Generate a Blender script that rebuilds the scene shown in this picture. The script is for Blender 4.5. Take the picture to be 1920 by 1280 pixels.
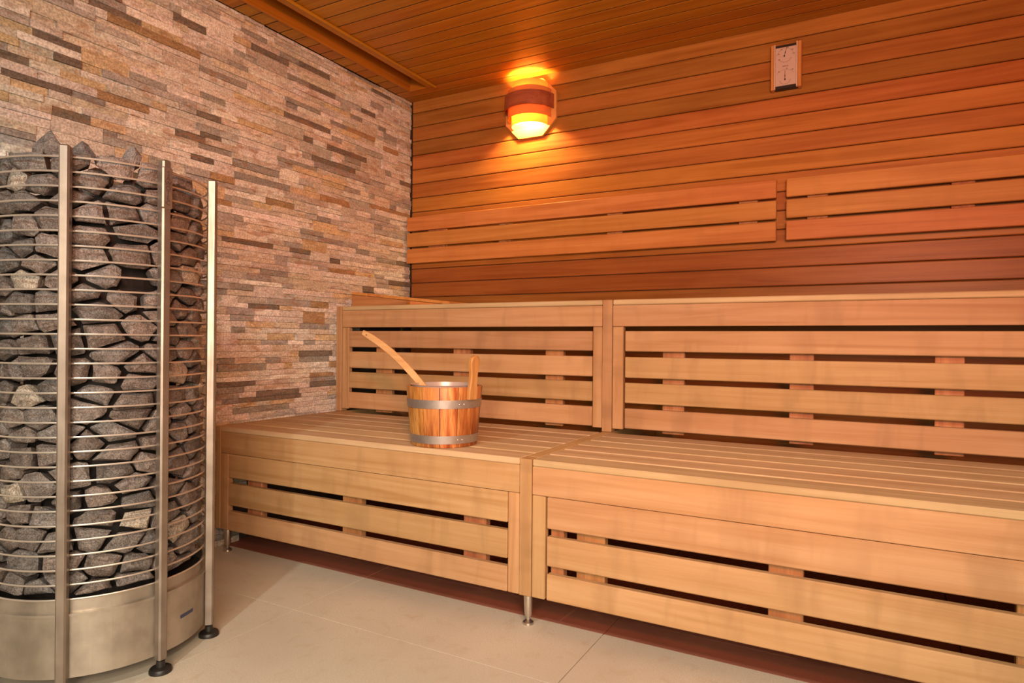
import bpy, bmesh, math, random
from mathutils import Vector, Matrix, noise
R = math.radians
rnd = random.Random(7)
scene = bpy.context.scene
for o in list(bpy.data.objects):
    bpy.data.objects.remove(o, do_unlink=True)
COL = scene.collection

# ------------------------------------------------------------------ camera
cam_data = bpy.data.cameras.new('camera')
cam = bpy.data.objects.new('camera', cam_data)
COL.objects.link(cam)
FW = Vector((-0.481604433, 0.876388528, -0.000564798)).normalized()
RT = Vector((0.876354160, 0.481591070, 0.008569270)).normalized()
UP = RT.cross(FW).normalized()
CAM = Vector((2.0905, -2.7125, 0.7649))
FPX = 1225.83
m = Matrix((( RT.x, UP.x, -FW.x, CAM.x), (RT.y, UP.y, -FW.y, CAM.y), (RT.z, UP.z, -FW.z, CAM.z), (0, 0, 0, 1)))
cam.matrix_world = m
cam_data.sensor_fit = 'HORIZONTAL'
cam_data.sensor_width = 36.0
cam_data.lens = FPX / 1920 * 36.0
cam_data.clip_start = 0.02
cam_data.clip_end = 50
scene.camera = cam


def project(p):
    d = Vector(p) - CAM
    z = max(d.dot(FW), 1e-3)
    return 960 + FPX * d.dot(RT) / z, 640 - FPX * d.dot(UP) / z, z


# ------------------------------------------------------------------ world, lights, exposure
world = bpy.data.worlds.new('world')
scene.world = world
world.use_nodes = True
world.node_tree.nodes['Background'].inputs[0].default_value = (1.0, 0.72, 0.55, 1)
world.node_tree.nodes['Background'].inputs[1].default_value = 0.05
scene.view_settings.view_transform = 'Standard'
scene.view_settings.look = 'None'
scene.view_settings.gamma = 1.0
scene.view_settings.use_curve_mapping = False
scene.view_settings.exposure = 0.0


def aim(o, target):
    o.rotation_euler = (Vector(target) - Vector(o.location)).to_track_quat('-Z', 'Y').to_euler()


def lamp(name, kind, loc, color, power, target=None, **kw):
    d = bpy.data.lights.new(name, kind)
    d.color = color
    d.energy = power
    for k, v in kw.items():
        setattr(d, k, v)
    o = bpy.data.objects.new(name, d)
    o.location = loc
    COL.objects.link(o)
    if target:
        aim(o, target)
    return o


# recessed ceiling spotlight by the door (warm white, wide cone)
lamp('ceiling_spotlight', 'SPOT', (1.20, -2.92, 1.95), (0.84, 0.90, 0.82), 62,
     target=(1.20, -2.92, 0), spot_size=R(142), spot_blend=0.14, shadow_soft_size=0.035)
# red colour-therapy lamp in the room's front corner
lamp('colour_lamp', 'SPOT', (2.30, -2.85, 1.30), (1.0, 0.20, 0.05), 150, target=(1.20, 0, 1.68), spot_size=R(104), spot_blend=0.75, shadow_soft_size=0.10)
# second white ceiling spot, further right, lights the right bench
lamp('ceiling_spotlight_right', 'SPOT', (2.75, -2.75, 1.95), (1.0, 0.95, 0.70), 58,
     target=(2.75, -2.75, 0), spot_size=R(132), spot_blend=0.3, shadow_soft_size=0.06)

# soft fill light added beyond the front wall opening, behind the camera
lamp('added_fill_light', 'AREA', (2.45, -3.60, 1.10), (1.0, 0.82, 0.62), 31, target=(0.35, -0.6, 0.15), shape='RECTANGLE', size=1.4, size_y=0.9, spread=R(110))

# ------------------------------------------------------------------ materials
MATS = {}


def new_mat(name):
    mt = bpy.data.materials.new(name)
    mt.use_nodes = True
    nt = mt.node_tree
    b = nt.nodes['Principled BSDF']
    return mt, nt, b


def node(nt, t, **kw):
    n = nt.nodes.new(t)
    for k, v in kw.items():
        if hasattr(n, k):
            setattr(n, k, v)
        else:
            n.inputs[k].default_value = v
    return n


def ramp(nt, src, stops):
    r = nt.nodes.new('ShaderNodeValToRGB')
    el = r.color_ramp.elements
    while len(el) < len(stops):
        el.new(0.5)
    for e, (p, c) in zip(el, stops):
        e.position = p
        e.color = (*c, 1) if len(c) == 3 else c
    nt.links.new(src, r.inputs[0])
    return r.outputs[0]


def mixc(nt, a, b, fac, mode='MIX'):
    n = nt.nodes.new('ShaderNodeMix')
    n.data_type = 'RGBA'
    n.blend_type = mode
    for s, v in ((n.inputs[6], a), (n.inputs[7], b), (n.inputs[0], fac)):
        if isinstance(v, bpy.types.NodeSocket):
            nt.links.new(v, s)
        elif isinstance(v, (int, float)):
            s.default_value = v
        else:
            s.default_value = (*v, 1)
    return n.outputs[2]


def wood(kind, axis):
    key = (kind, axis)
    if key in MATS:
        return MATS[key]
    spec = {
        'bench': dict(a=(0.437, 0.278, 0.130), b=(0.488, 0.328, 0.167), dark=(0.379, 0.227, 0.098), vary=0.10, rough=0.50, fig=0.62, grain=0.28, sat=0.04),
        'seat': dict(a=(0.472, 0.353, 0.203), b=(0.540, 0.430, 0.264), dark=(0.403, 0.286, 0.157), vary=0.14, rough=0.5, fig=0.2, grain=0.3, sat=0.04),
        'wall': dict(a=(0.400, 0.166, 0.037), b=(0.477, 0.212, 0.051), dark=(0.323, 0.121, 0.023), vary=0.10, rough=0.38, fig=0.10, grain=0.45, sat=0.08),
        'ceil': dict(a=(0.414, 0.186, 0.016), b=(0.480, 0.229, 0.023), dark=(0.348, 0.142, 0.013), vary=0.10, rough=0.36, fig=0.05, grain=0.5, sat=0.05),
        'lath': dict(a=(0.543, 0.245, 0.073), b=(0.618, 0.303, 0.101), dark=(0.468, 0.194, 0.055), vary=0.08, rough=0.42, fig=0.25, grain=0.45, sat=0.05),
        'batten': dict(a=(0.405, 0.190, 0.081), b=(0.495, 0.257, 0.114), dark=(0.306, 0.133, 0.057), vary=0.12, rough=0.55, fig=0.1, grain=0.5, sat=0.04),
        'stave': dict(a=(0.50, 0.20, 0.05), b=(0.72, 0.38, 0.12), dark=(0.24, 0.075, 0.02), vary=0.45, rough=0.35, fig=0.0, grain=0.9, sat=0.1),
        'pale': dict(a=(0.66, 0.42, 0.18), b=(0.76, 0.52, 0.25), dark=(0.56, 0.34, 0.14), vary=0.04, rough=0.45, fig=0.1, grain=0.3, sat=0.02),
        'veneer': dict(a=(0.34, 0.10, 0.045), b=(0.42, 0.14, 0.06), dark=(0.28, 0.075, 0.03), vary=0.05, rough=0.4, fig=0.0, grain=0.4, sat=0.02),
        'grip': dict(a=(0.42, 0.22, 0.07), b=(0.50, 0.28, 0.10), dark=(0.33, 0.15, 0.045), vary=0.02, rough=0.4, fig=0.1, grain=0.4, sat=0.02),
        'light_veneer': dict(a=(0.70, 0.36, 0.10), b=(0.78, 0.44, 0.14), dark=(0.6, 0.3, 0.08), vary=0.05, rough=0.4, fig=0.0, grain=0.3, sat=0.02),
    }[kind]
    mt, nt, b = new_mat('%s_wood_%s' % (kind, 'xyz'[axis]))
    L = nt.links.new
    tc = node(nt, 'ShaderNodeTexCoord')
    oi = node(nt, 'ShaderNodeObjectInfo')
    sc = node(nt, 'ShaderNodeVectorMath', operation='SCALE')
    comb = node(nt, 'ShaderNodeCombineXYZ')
    for i in range(3):
        L(oi.outputs['Random'], comb.inputs[i])
    L(comb.outputs[0], sc.inputs[0])
    sc.inputs['Scale'].default_value = 37.0
    add = node(nt, 'ShaderNodeVectorMath', operation='ADD')
    L(tc.outputs['Object'], add.inputs[0])
    L(sc.outputs[0], add.inputs[1])

    def mapped(along, across):
        mp = node(nt, 'ShaderNodeMapping')
        s = [across] * 3
        s[axis] = along
        mp.inputs['Scale'].default_value = s
        L(add.outputs[0], mp.inputs[0])
        return mp.outputs[0]

    def noise_tex(vec, scale, detail=3, dist=0.0, rough=0.5):
        n = node(nt, 'ShaderNodeTexNoise')
        n.inputs['Scale'].default_value = scale
        n.inputs['Detail'].default_value = detail
        n.inputs['Distortion'].default_value = dist
        n.inputs['Roughness'].default_value = rough
        L(vec, n.inputs['Vector'])
        return n.outputs['Fac']
    g1 = noise_tex(mapped(0.9, 22.0), 1.4, 4, 1.1)
    g2 = noise_tex(mapped(5.0, 260.0), 1.0, 2)
    g3 = noise_tex(mapped(9.0, 2.2), 1.5, 3, 0.6)
    g4 = noise_tex(mapped(2.5, 7.0), 1.3, 2)
    base = ramp(nt, g1, [(0.32, spec['dark']), (0.47, spec['a']), (0.66, spec['b'])])
    col = mixc(nt, base, tuple(spec['dark']), ramp(nt, g2, [(0.45, (0, 0, 0)), (0.75, (spec['grain'],) * 3)]))
    col = mixc(nt, col, tuple(x * 0.72 for x in spec['a']), ramp(nt, g3, [(0.50, (0, 0, 0)), (0.72, (spec['fig'],) * 3)]))
    col = mixc(nt, col, tuple(min(1, x * 1.12) for x in spec['b']), ramp(nt, g4, [(0.50, (0, 0, 0)), (0.75, (0.45,) * 3)]))
    hsv = node(nt, 'ShaderNodeHueSaturation')
    mr = node(nt, 'ShaderNodeMapRange')
    L(oi.outputs['Random'], mr.inputs[0])
    mr.inputs[3].default_value = 1 - spec['vary']
    mr.inputs[4].default_value = 1 + spec['vary'] * 0.6
    L(mr.outputs[0], hsv.inputs['Value'])
    m2 = node(nt, 'ShaderNodeMath', operation='MULTIPLY')
    L(oi.outputs['Random'], m2.inputs[0]); m2.inputs[1].default_value = 7.31
    m3 = node(nt, 'ShaderNodeMath', operation='FRACT')
    L(m2.outputs[0], m3.inputs[0])
    mr2 = node(nt, 'ShaderNodeMapRange')
    L(m3.outputs[0], mr2.inputs[0])
    mr2.inputs[3].default_value = 0.5 - 0.012
    mr2.inputs[4].default_value = 0.5 + 0.010
    L(mr2.outputs[0], hsv.inputs['Hue'])
    hsv.inputs['Saturation'].default_value = 1.0
    L(col, hsv.inputs['Color'])
    tone = mixc(nt, hsv.outputs[0], oi.outputs['Color'], 1.0, 'MULTIPLY')
    L(tone, b.inputs['Base Color'])
    b.inputs['Roughness'].default_value = spec['rough']
    b.inputs['Specular IOR Level'].default_value = 0.22
    bp = node(nt, 'ShaderNodeBump')
    bp.inputs['Strength'].default_value = 0.12
    bp.inputs['Distance'].default_value = 0.002
    L(g2, bp.inputs['Height'])
    L(bp.outputs[0], b.inputs['Normal'])
    MATS[key] = mt
    return mt


def plain(name, color, rough=0.5, metal=0.0, bump=0.0, bscale=200, vary=0.0, emis=None, estr=0.0):
    if name in MATS:
        return MATS[name]
    mt, nt, b = new_mat(name)
    tc = node(nt, 'ShaderNodeTexCoord')
    n = node(nt, 'ShaderNodeTexNoise')
    n.inputs['Scale'].default_value = bscale
    n.inputs['Detail'].default_value = 3
    nt.links.new(tc.outputs['Object'], n.inputs['Vector'])
    c = ramp(nt, n.outputs['Fac'], [(0.3, tuple(x * (1 - vary) for x in color)), (0.7, tuple(min(1, x * (1 + vary)) for x in color))])
    nt.links.new(c, b.inputs['Base Color'])
    b.inputs['Roughness'].default_value = rough
    b.inputs['Metallic'].default_value = metal
    if bump:
        bp = node(nt, 'ShaderNodeBump')
        bp.inputs['Strength'].default_value = bump
        bp.inputs['Distance'].default_value = 0.003
        nt.links.new(n.outputs['Fac'], bp.inputs['Height'])
        nt.links.new(bp.outputs[0], b.inputs['Normal'])
    if emis:
        b.inputs['Emission Color'].default_value = (*emis, 1)
        b.inputs['Emission Strength'].default_value = estr
    MATS[name] = mt
    return mt


def steel_mat():
    if 'steel' in MATS:
        return MATS['steel']
    mt, nt, b = new_mat('brushed_stainless_steel')
    tc = node(nt, 'ShaderNodeTexCoord')
    mp = node(nt, 'ShaderNodeMapping')
    mp.inputs['Scale'].default_value = (90, 90, 2.0)
    nt.links.new(tc.outputs['Object'], mp.inputs[0])
    n = node(nt, 'ShaderNodeTexNoise')
    n.inputs['Scale'].default_value = 4
    nt.links.new(mp.outputs[0], n.inputs['Vector'])
    n2 = node(nt, 'ShaderNodeTexNoise')
    n2.inputs['Scale'].default_value = 14
    n2.inputs['Detail'].default_value = 4
    nt.links.new(tc.outputs['Object'], n2.inputs['Vector'])
    c = ramp(nt, n2.outputs['Fac'], [(0.35, (0.36, 0.315, 0.265)), (0.65, (0.52, 0.465, 0.40))])
    nt.links.new(c, b.inputs['Base Color'])
    r = ramp(nt, n.outputs['Fac'], [(0.3, (0.36,) * 3), (0.7, (0.50,) * 3)])
    nt.links.new(r, b.inputs['Roughness'])
    b.inputs['Metallic'].default_value = 0.82
    MATS['steel'] = mt
    dk = mt.copy()
    dk.name = 'post_stainless_steel'
    for n_ in dk.node_tree.nodes:
        if n_.bl_idname == 'ShaderNodeValToRGB' and abs(n_.color_ramp.elements[0].color[0] - 0.36) < 0.02 and n_.color_ramp.elements[0].color[2] < 0.3:
            n_.color_ramp.elements[0].color = (0.27, 0.225, 0.19, 1)
            n_.color_ramp.elements[1].color = (0.37, 0.315, 0.27, 1)
    MATS['post_steel'] = dk
    return mt


def tint_mat(name, bump_scale, speckle, rough, bump):
    """mineral material: each piece's own mineral colour is stored on the mesh, veins and speckle come from noise"""
    if name in MATS:
        return MATS[name]
    mt, nt, b = new_mat(name)
    L = nt.links.new
    at = node(nt, 'ShaderNodeAttribute')
    at.attribute_name = 'mineral'
    ge = node(nt, 'ShaderNodeNewGeometry')
    mp = node(nt, 'ShaderNodeMapping')
    if name == 'split_stone':
        mp.inputs['Scale'].default_value = (1, 1, 3.2)
    L(ge.outputs['Position'], mp.inputs[0])
    n1 = node(nt, 'ShaderNodeTexNoise')
    n1.inputs['Scale'].default_value = bump_scale
    n1.inputs['Detail'].default_value = 6
    n1.inputs['Roughness'].default_value = 0.65
    n1.inputs['Distortion'].default_value = 0.8
    L(mp.outputs[0], n1.inputs['Vector'])
    n2 = node(nt, 'ShaderNodeTexNoise')
    n2.inputs['Scale'].default_value = bump_scale * 7
    n2.inputs['Detail'].default_value = 3
    L(ge.outputs['Position'], n2.inputs['Vector'])
    k1 = ramp(nt, n1.outputs['Fac'], [(0.30, (1 - speckle,) * 3), (0.52, (1.0,) * 3), (0.72, (1 + speckle * 0.8, 1 + speckle * 0.75, 1 + speckle * 0.65))])
    c = mixc(nt, at.outputs['Color'], k1, 1.0, 'MULTIPLY')
    k2 = ramp(nt, n2.outputs['Fac'], [(0.38, (1 - speckle * 0.8,) * 3), (0.62, (1 + speckle * 0.8,) * 3)])
    c = mixc(nt, c, k2, 1.0, 'MULTIPLY')
    if name == 'split_stone':
        n3 = node(nt, 'ShaderNodeTexNoise')
        n3.inputs['Scale'].default_value = 9
        n3.inputs['Detail'].default_value = 5
        n3.inputs['Distortion'].default_value = 1.6
        L(mp.outputs[0], n3.inputs['Vector'])
        c = mixc(nt, c, (0.36, 0.20, 0.10), ramp(nt, n3.outputs['Fac'], [(0.56, (0, 0, 0)), (0.68, (0.55,) * 3)]))
    L(c, b.inputs['Base Color'])
    b.inputs['Roughness'].default_value = rough
    b.inputs['Specular IOR Level'].default_value = 0.4
    mx = node(nt, 'ShaderNodeMath', operation='MULTIPLY_ADD')
    L(n2.outputs['Fac'], mx.inputs[0]); mx.inputs[1].default_value = 0.35
    L(n1.outputs['Fac'], mx.inputs[2])
    bp = node(nt, 'ShaderNodeBump')
    bp.inputs['Strength'].default_value = bump
    bp.inputs['Distance'].default_value = 0.004
    L(mx.outputs[0], bp.inputs['Height'])
    L(bp.outputs[0], b.inputs['Normal'])
    MATS[name] = mt
    return mt


def tile_mat(name, base, dirt, vary):
    if name in MATS:
        return MATS[name]
    mt, nt, b = new_mat(name)
    L = nt.links.new
    ge = node(nt, 'ShaderNodeNewGeometry')
    n1 = node(nt, 'ShaderNodeTexNoise'); n1.inputs['Scale'].default_value = 3.0; n1.inputs['Detail'].default_value = 5
    n2 = node(nt, 'ShaderNodeTexNoise'); n2.inputs['Scale'].default_value = 260; n2.inputs['Detail'].default_value = 2
    n3 = node(nt, 'ShaderNodeTexNoise'); n3.inputs['Scale'].default_value = 22; n3.inputs['Detail'].default_value = 6; n3.inputs['Distortion'].default_value = 0.5
    for n in (n1, n2, n3):
        L(ge.outputs['Position'], n.inputs['Vector'])
    c = ramp(nt, n1.outputs['Fac'], [(0.35, tuple(x * (1 - vary) for x in base)), (0.65, base)])
    c = mixc(nt, c, tuple(x * 0.72 for x in base), ramp(nt, n2.outputs['Fac'], [(0.4, (0.45,) * 3), (0.6, (0, 0, 0))]))
    c = mixc(nt, c, dirt, ramp(nt, n3.outputs['Fac'], [(0.56, (0, 0, 0)), (0.74, (0.5,) * 3)]))
    L(c, b.inputs['Base Color'])
    b.inputs['Roughness'].default_value = 0.55
    bp = node(nt, 'ShaderNodeBump'); bp.inputs['Strength'].default_value = 0.08; bp.inputs['Distance'].default_value = 0.002
    L(n2.outputs['Fac'], bp.inputs['Height']); L(bp.outputs[0], b.inputs['Normal'])
    MATS[name] = mt
    return mt


# ------------------------------------------------------------------ object helpers
def thing(name, label, cat, loc, group=None, kind=None):
    o = bpy.data.objects.new(name, None)
    o.empty_display_size = 0.05
    COL.objects.link(o)
    o.location = loc
    tag(o, label, cat, group, kind)
    return o


def tag(o, label=None, cat=None, group=None, kind=None):
    if label: o['label'] = label
    if cat: o['category'] = cat
    if group: o['group'] = group
    if kind: o['kind'] = kind
    return o


def world_loc(o):
    v = Vector((0, 0, 0))
    while o is not None:
        v += Vector(o.location)
        o = o.parent
    return v


def link(name, me, mat, parent, center):
    o = bpy.data.objects.new(name, me)
    if mat and not me.materials:
        me.materials.append(mat)
    COL.objects.link(o)
    c = Vector(center)
    if parent is not None:
        o.parent = parent
        c = c - world_loc(parent)
    o.location = c
    return o


def box_mesh(sx, sy, sz, bev=0.002):
    """box with chamfered edges, centred"""
    hx, hy, hz = sx / 2, sy / 2, sz / 2
    b = min(bev, hx * .45, hy * .45, hz * .45)
    me = bpy.data.meshes.new('board')
    bm = bmesh.new()
    V = {}
    for i in (-1, 1):
        for j in (-1, 1):
            for k in (-1, 1):
                V[(i, j, k, 0)] = bm.verts.new((i * hx, j * (hy - b), k * (hz - b)))
                V[(i, j, k, 1)] = bm.verts.new((i * (hx - b), j * hy, k * (hz - b)))
                V[(i, j, k, 2)] = bm.verts.new((i * (hx - b), j * (hy - b), k * hz))
    S = (-1, 1)
    for s in S:
        bm.faces.new([V[(s, -1, -1, 0)], V[(s, 1, -1, 0)], V[(s, 1, 1, 0)], V[(s, -1, 1, 0)]])
        bm.faces.new([V[(-1, s, -1, 1)], V[(1, s, -1, 1)], V[(1, s, 1, 1)], V[(-1, s, 1, 1)]])
        bm.faces.new([V[(-1, -1, s, 2)], V[(1, -1, s, 2)], V[(1, 1, s, 2)], V[(-1, 1, s, 2)]])
    for i in S:
        for j in S:
            bm.faces.new([V[(i, j, -1, 0)], V[(i, j, 1, 0)], V[(i, j, 1, 1)], V[(i, j, -1, 1)]])
            bm.faces.new([V[(i, -1, j, 0)], V[(i, 1, j, 0)], V[(i, 1, j, 2)], V[(i, -1, j, 2)]])
            bm.faces.new([V[(-1, i, j, 1)], V[(1, i, j, 1)], V[(1, i, j, 2)], V[(-1, i, j, 2)]])
    for i in S:
        for j in S:
            for k in S:
                bm.faces.new([V[(i, j, k, 0)], V[(i, j, k, 1)], V[(i, j, k, 2)]])
    bmesh.ops.recalc_face_normals(bm, faces=bm.faces)
    bm.to_mesh(me)
    bm.free()
    return me


def board(name, x, y, z, mat, parent, bev=0.002):
    """chamfered board from ranges; mat is a material or a wood kind"""
    s = (x[1] - x[0], y[1] - y[0], z[1] - z[0])
    if isinstance(mat, str):
        mat = wood(mat, s.index(max(s)))
    return link(name, box_mesh(*s, bev=bev), mat, parent, ((x[0] + x[1]) / 2, (y[0] + y[1]) / 2, (z[0] + z[1]) / 2))


def lathe(prof, n=40, a0=0.0, a1=2 * math.pi, close_prof=False):
    """revolve (r,z) profile; full turn is closed"""
    me = bpy.data.meshes.new('turned')
    bm = bmesh.new()
    full = abs((a1 - a0) - 2 * math.pi) < 1e-6
    cols = []
    for i in range(n if full else n + 1):
        a = a0 + (a1 - a0) * i / n
        cols.append([bm.verts.new((r * math.cos(a), r * math.sin(a), z)) for r, z in prof])
    m_ = len(prof)
    for i in range(n):
        A, B = cols[i], cols[(i + 1) % len(cols)]
        for j in range(m_ if close_prof else m_ - 1):
            k = (j + 1) % m_
            bm.faces.new([A[j], B[j], B[k], A[k]])
    if not full and close_prof:
        bm.faces.new(cols[0]); bm.faces.new(list(reversed(cols[-1])))
    bmesh.ops.remove_doubles(bm, verts=bm.verts, dist=1e-6)
    bmesh.ops.recalc_face_normals(bm, faces=bm.faces)
    bm.to_mesh(me); bm.free()
    return me


def smooth(me, angle=40):
    for p in me.polygons:
        p.use_smooth = True
    me.set_sharp_from_angle(angle=R(angle))
    return me


def tube_mesh(path, r, n=8, closed=False):
    me = bpy.data.meshes.new('tube')
    bm = bmesh.new()
    rings = []
    N = len(path)
    for i, p in enumerate(path):
        p = Vector(p)
        a = Vector(path[(i - 1) % N]) if (closed or i > 0) else p
        b = Vector(path[(i + 1) % N]) if (closed or i < N - 1) else p
        t = (b - a).normalized()
        u = t.cross(Vector((0, 0, 1)))
        if u.length < 1e-4: u = Vector((1, 0, 0))
        u.normalize(); v = t.cross(u)
        rr = r[i] if isinstance(r, (list, tuple)) else r
        rings.append([bm.verts.new(p + u * rr * math.cos(2 * math.pi * k / n) + v * rr * math.sin(2 * math.pi * k / n)) for k in range(n)])
    for i in range(N if closed else N - 1):
        A, B = rings[i], rings[(i + 1) % N]
        for k in range(n):
            bm.faces.new([A[k], A[(k + 1) % n], B[(k + 1) % n], B[k]])
    if not closed:
        bm.faces.new(list(reversed(rings[0]))); bm.faces.new(rings[-1])
    bmesh.ops.recalc_face_normals(bm, faces=bm.faces)
    bm.to_mesh(me); bm.free()
    return smooth(me, 50)


def text_mesh(body, size, depth=0.0004, align='CENTER'):
    cu = bpy.data.curves.new('lettering', 'FONT')
    cu.body = body
    cu.size = size
    cu.extrude = depth / 2
    cu.align_x = align
    cu.align_y = 'CENTER'
    cu.resolution_u = 2
    cu.space_line = 1.0
    t = bpy.data.objects.new('tmp_text', cu)
    COL.objects.link(t)
    dg = bpy.context.evaluated_depsgraph_get()
    me = bpy.data.meshes.new_from_object(t.evaluated_get(dg))
    bpy.data.objects.remove(t, do_unlink=True)
    return me


def paint(me, faces_col):
    at = me.color_attributes.new('mineral', 'FLOAT_COLOR', 'CORNER')
    for p, c in zip(me.polygons, faces_col):
        for li in p.loop_indices:
            at.data[li].color = (*c, 1)


# ------------------------------------------------------------------ the room
H = 1.993
XR = 3.35        # right wall
YF = -3.15       # front wall (behind the camera)
D1, D2 = 1.158, 0.5495

dark_backing = plain('dark_backing', (0.05, 0.028, 0.016), 0.8)

# back wall of horizontal planks
wb = board('wall_back', (-0.06, XR), (0.012, 0.06), (0, H + 0.07), dark_backing, None)
tag(wb, kind='structure')
z = 1.9365
edges_z = [H]
while z > 0:
    edges_z.append(z); z -= 0.0731
edges_z.append(0)
PLANK_TONE = [0.92, 0.80, 0.86, 0.76, 1.16, 1.20, 1.06, 1.22, 1.1, 1.05, 1.0, 1.0, 0.84, 0.76, 0.74]     # tone of each board, from the top; shade painted into the lowest ones
for a, b in zip(edges_z[:-1], edges_z[1:]):
    if a - b < 0.012: continue
    pk = board('plank', (0.002, XR - 0.002), (0.0, 0.0135), (b + 0.0015, a - (0.0015 if a < H else -0.004)), 'wall', wb, bev=0.0042)
    k = PLANK_TONE[len(wb.children) - 1] if len(wb.children) <= len(PLANK_TONE) else 0.9
    pk.color = (k, k * (1 - (k - 0.9) * 0.05), k, 1)

# ceiling of planks with a recessed trough along the stone wall
ce = board('ceiling', (-0.06, XR), (YF, 0.012), (H + 0.09, H + 0.13), dark_backing, None)
tag(ce, kind='structure')
TX0, TX1, TY1 = 0.082, 0.232, -0.130
y = 0.0
edges_y = [0.0, -0.062]
while edges_y[-1] - 0.0731 > YF:
    edges_y.append(edges_y[-1] - 0.0731)
edges_y.append(YF)
for a, b in zip(edges_y[:-1], edges_y[1:]):
    if a - b < 0.01: continue
    ys = (b + 0.0034, a - 0.0030)
    if a <= TY1 + 0.03:
        board('plank', (0.0, TX0), ys, (H, H + 0.0135), 'ceil', ce, bev=0.0006)
        board('plank', (TX1, XR - 0.002), ys, (H, H + 0.0135), 'ceil', ce, bev=0.0006)
    else:
        board('plank', (0.0, XR - 0.002), ys, (H, H + 0.0135), 'ceil', ce, bev=0.0006)
# dark sheet added behind the ceiling boards, its colour standing in for joint shade
for xa, xb, ya, yb in ((0.0, TX0 - 0.001, YF, -0.1345), (TX1 + 0.001, XR - 0.002, YF, -0.1345), (0.0, XR - 0.002, -0.134, -0.0005)):
    board('joint_shade_sheet', (xa, xb), (ya, yb), (H + 0.0012, H + 0.006), dark_backing, ce, bev=0.0001)
tr = thing('trim_1', None, None, (0.157, TY1, H), kind='structure')
del tr['kind']; tr['kind'] = 'structure'
board('side_board', (TX0, TX0 + 0.014), (YF, TY1 - 0.014), (H - 0.006, H + 0.062), 'ceil', tr)
board('side_board', (TX1 - 0.030, TX1), (YF, TY1 - 0.014), (H - 0.008, H + 0.062), 'ceil', tr)
board('end_board', (TX0, TX1), (TY1 - 0.014, TY1), (H - 0.006, H + 0.062), 'ceil', tr)
board('top_board', (TX0, TX1), (YF, TY1), (H + 0.064, H + 0.074), 'ceil', tr)
board('edge_strip', (TX1 + 0.001, TX1 + 0.012), (YF, TY1 - 0.002), (H - 0.012, H - 0.001), 'ceil', tr)

# unseen walls behind and right of the camera; front opening made for fill light
wr = board('unseen_wall_right', (XR, XR + 0.04), (YF, 0.012), (0, H + 0.09), wood('wall', 1), None)
tag(wr, kind='structure')
wf = board('unseen_wall_front', (-0.06, XR), (YF - 0.04, YF), (1.96, H + 0.09), wood('wall', 0), None)
tag(wf, kind='structure')
board('unseen_plinth', (-0.06, XR), (YF - 0.04, YF), (0, 0.10), 'wall', wf)
board('jamb', (-0.06, 0.25), (YF - 0.04, YF), (0.1005, 1.9595), 'wall', wf)
board('jamb', (XR - 0.15, XR), (YF - 0.04, YF), (0.1005, 1.9595), 'wall', wf)

# floor tiles
fl = board('floor', (-0.06, XR), (YF, 0.06), (-0.06, -0.0115), plain('grout', (0.20, 0.14, 0.10), 0.9), None)
tag(fl, kind='structure')
gx = [-0.055, 0.668, 1.481, 2.294, XR]
gy = [YF, -2.20, -1.387, -1.094]
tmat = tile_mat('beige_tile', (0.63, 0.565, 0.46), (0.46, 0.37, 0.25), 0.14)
rmat = tile_mat('bench_shadow_tile', (0.36, 0.135, 0.085), (0.24, 0.10, 0.06), 0.3)  # bench shadow on the beige floor put into a dark red tile colour
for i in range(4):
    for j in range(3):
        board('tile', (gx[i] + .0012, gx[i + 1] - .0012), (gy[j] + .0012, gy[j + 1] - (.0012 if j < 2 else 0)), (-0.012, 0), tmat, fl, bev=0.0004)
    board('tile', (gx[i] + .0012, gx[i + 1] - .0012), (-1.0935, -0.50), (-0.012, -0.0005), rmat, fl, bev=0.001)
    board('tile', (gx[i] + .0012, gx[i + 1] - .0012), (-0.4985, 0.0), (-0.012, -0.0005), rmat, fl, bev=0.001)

# ------------------------------------------------------------------ stone wall
wl = board('wall_left', (-0.06, -0.024), (YF, 0.012), (0, H + 0.09), plain('mortar_with_shade', (0.07, 0.05, 0.04), 0.9), None)  # dark colour also stands in for the shade behind the benches
tag(wl, kind='structure')
PAL = [((0.679, 0.700, 0.675), 28), ((0.750, 0.793, 0.780), 15), ((0.620, 0.606, 0.529), 15), ((0.529, 0.537, 0.503), 14),
       ((0.429, 0.454, 0.449), 10), ((0.320, 0.332, 0.317), 7.5), ((0.190, 0.175, 0.152), 4.5), ((0.600, 0.525, 0.357), 8), ((0.400, 0.292, 0.172), 3.5)]
PT = sum(w for _, w in PAL)


def pick():
    t = rnd.random() * PT
    for c, w in PAL:
        t -= w
        if t <= 0:
            k = rnd.uniform(0.9, 1.1)
            return tuple(min(1, x * k * rnd.uniform(0.97, 1.03)) for x in c)
    return PAL[0][0]


stones = []


def course(za, zb, ya, yb):
    """one run of stones filling a course from yb down to ya"""
    yy = yb
    while yy > ya + 1e-6:
        l = min(max(rnd.lognormvariate(math.log(0.125), 0.5), 0.04), 0.32)
        ye = yy - l
        if ye - ya < 0.035: ye = ya
        dep = rnd.choice((0.0, 0.0015, 0.003, 0.0045, 0.007)) + rnd.uniform(-0.001, 0.001)
        stones.append((ye, yy, za, zb, dep, pick()))
        yy = ye


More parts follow.
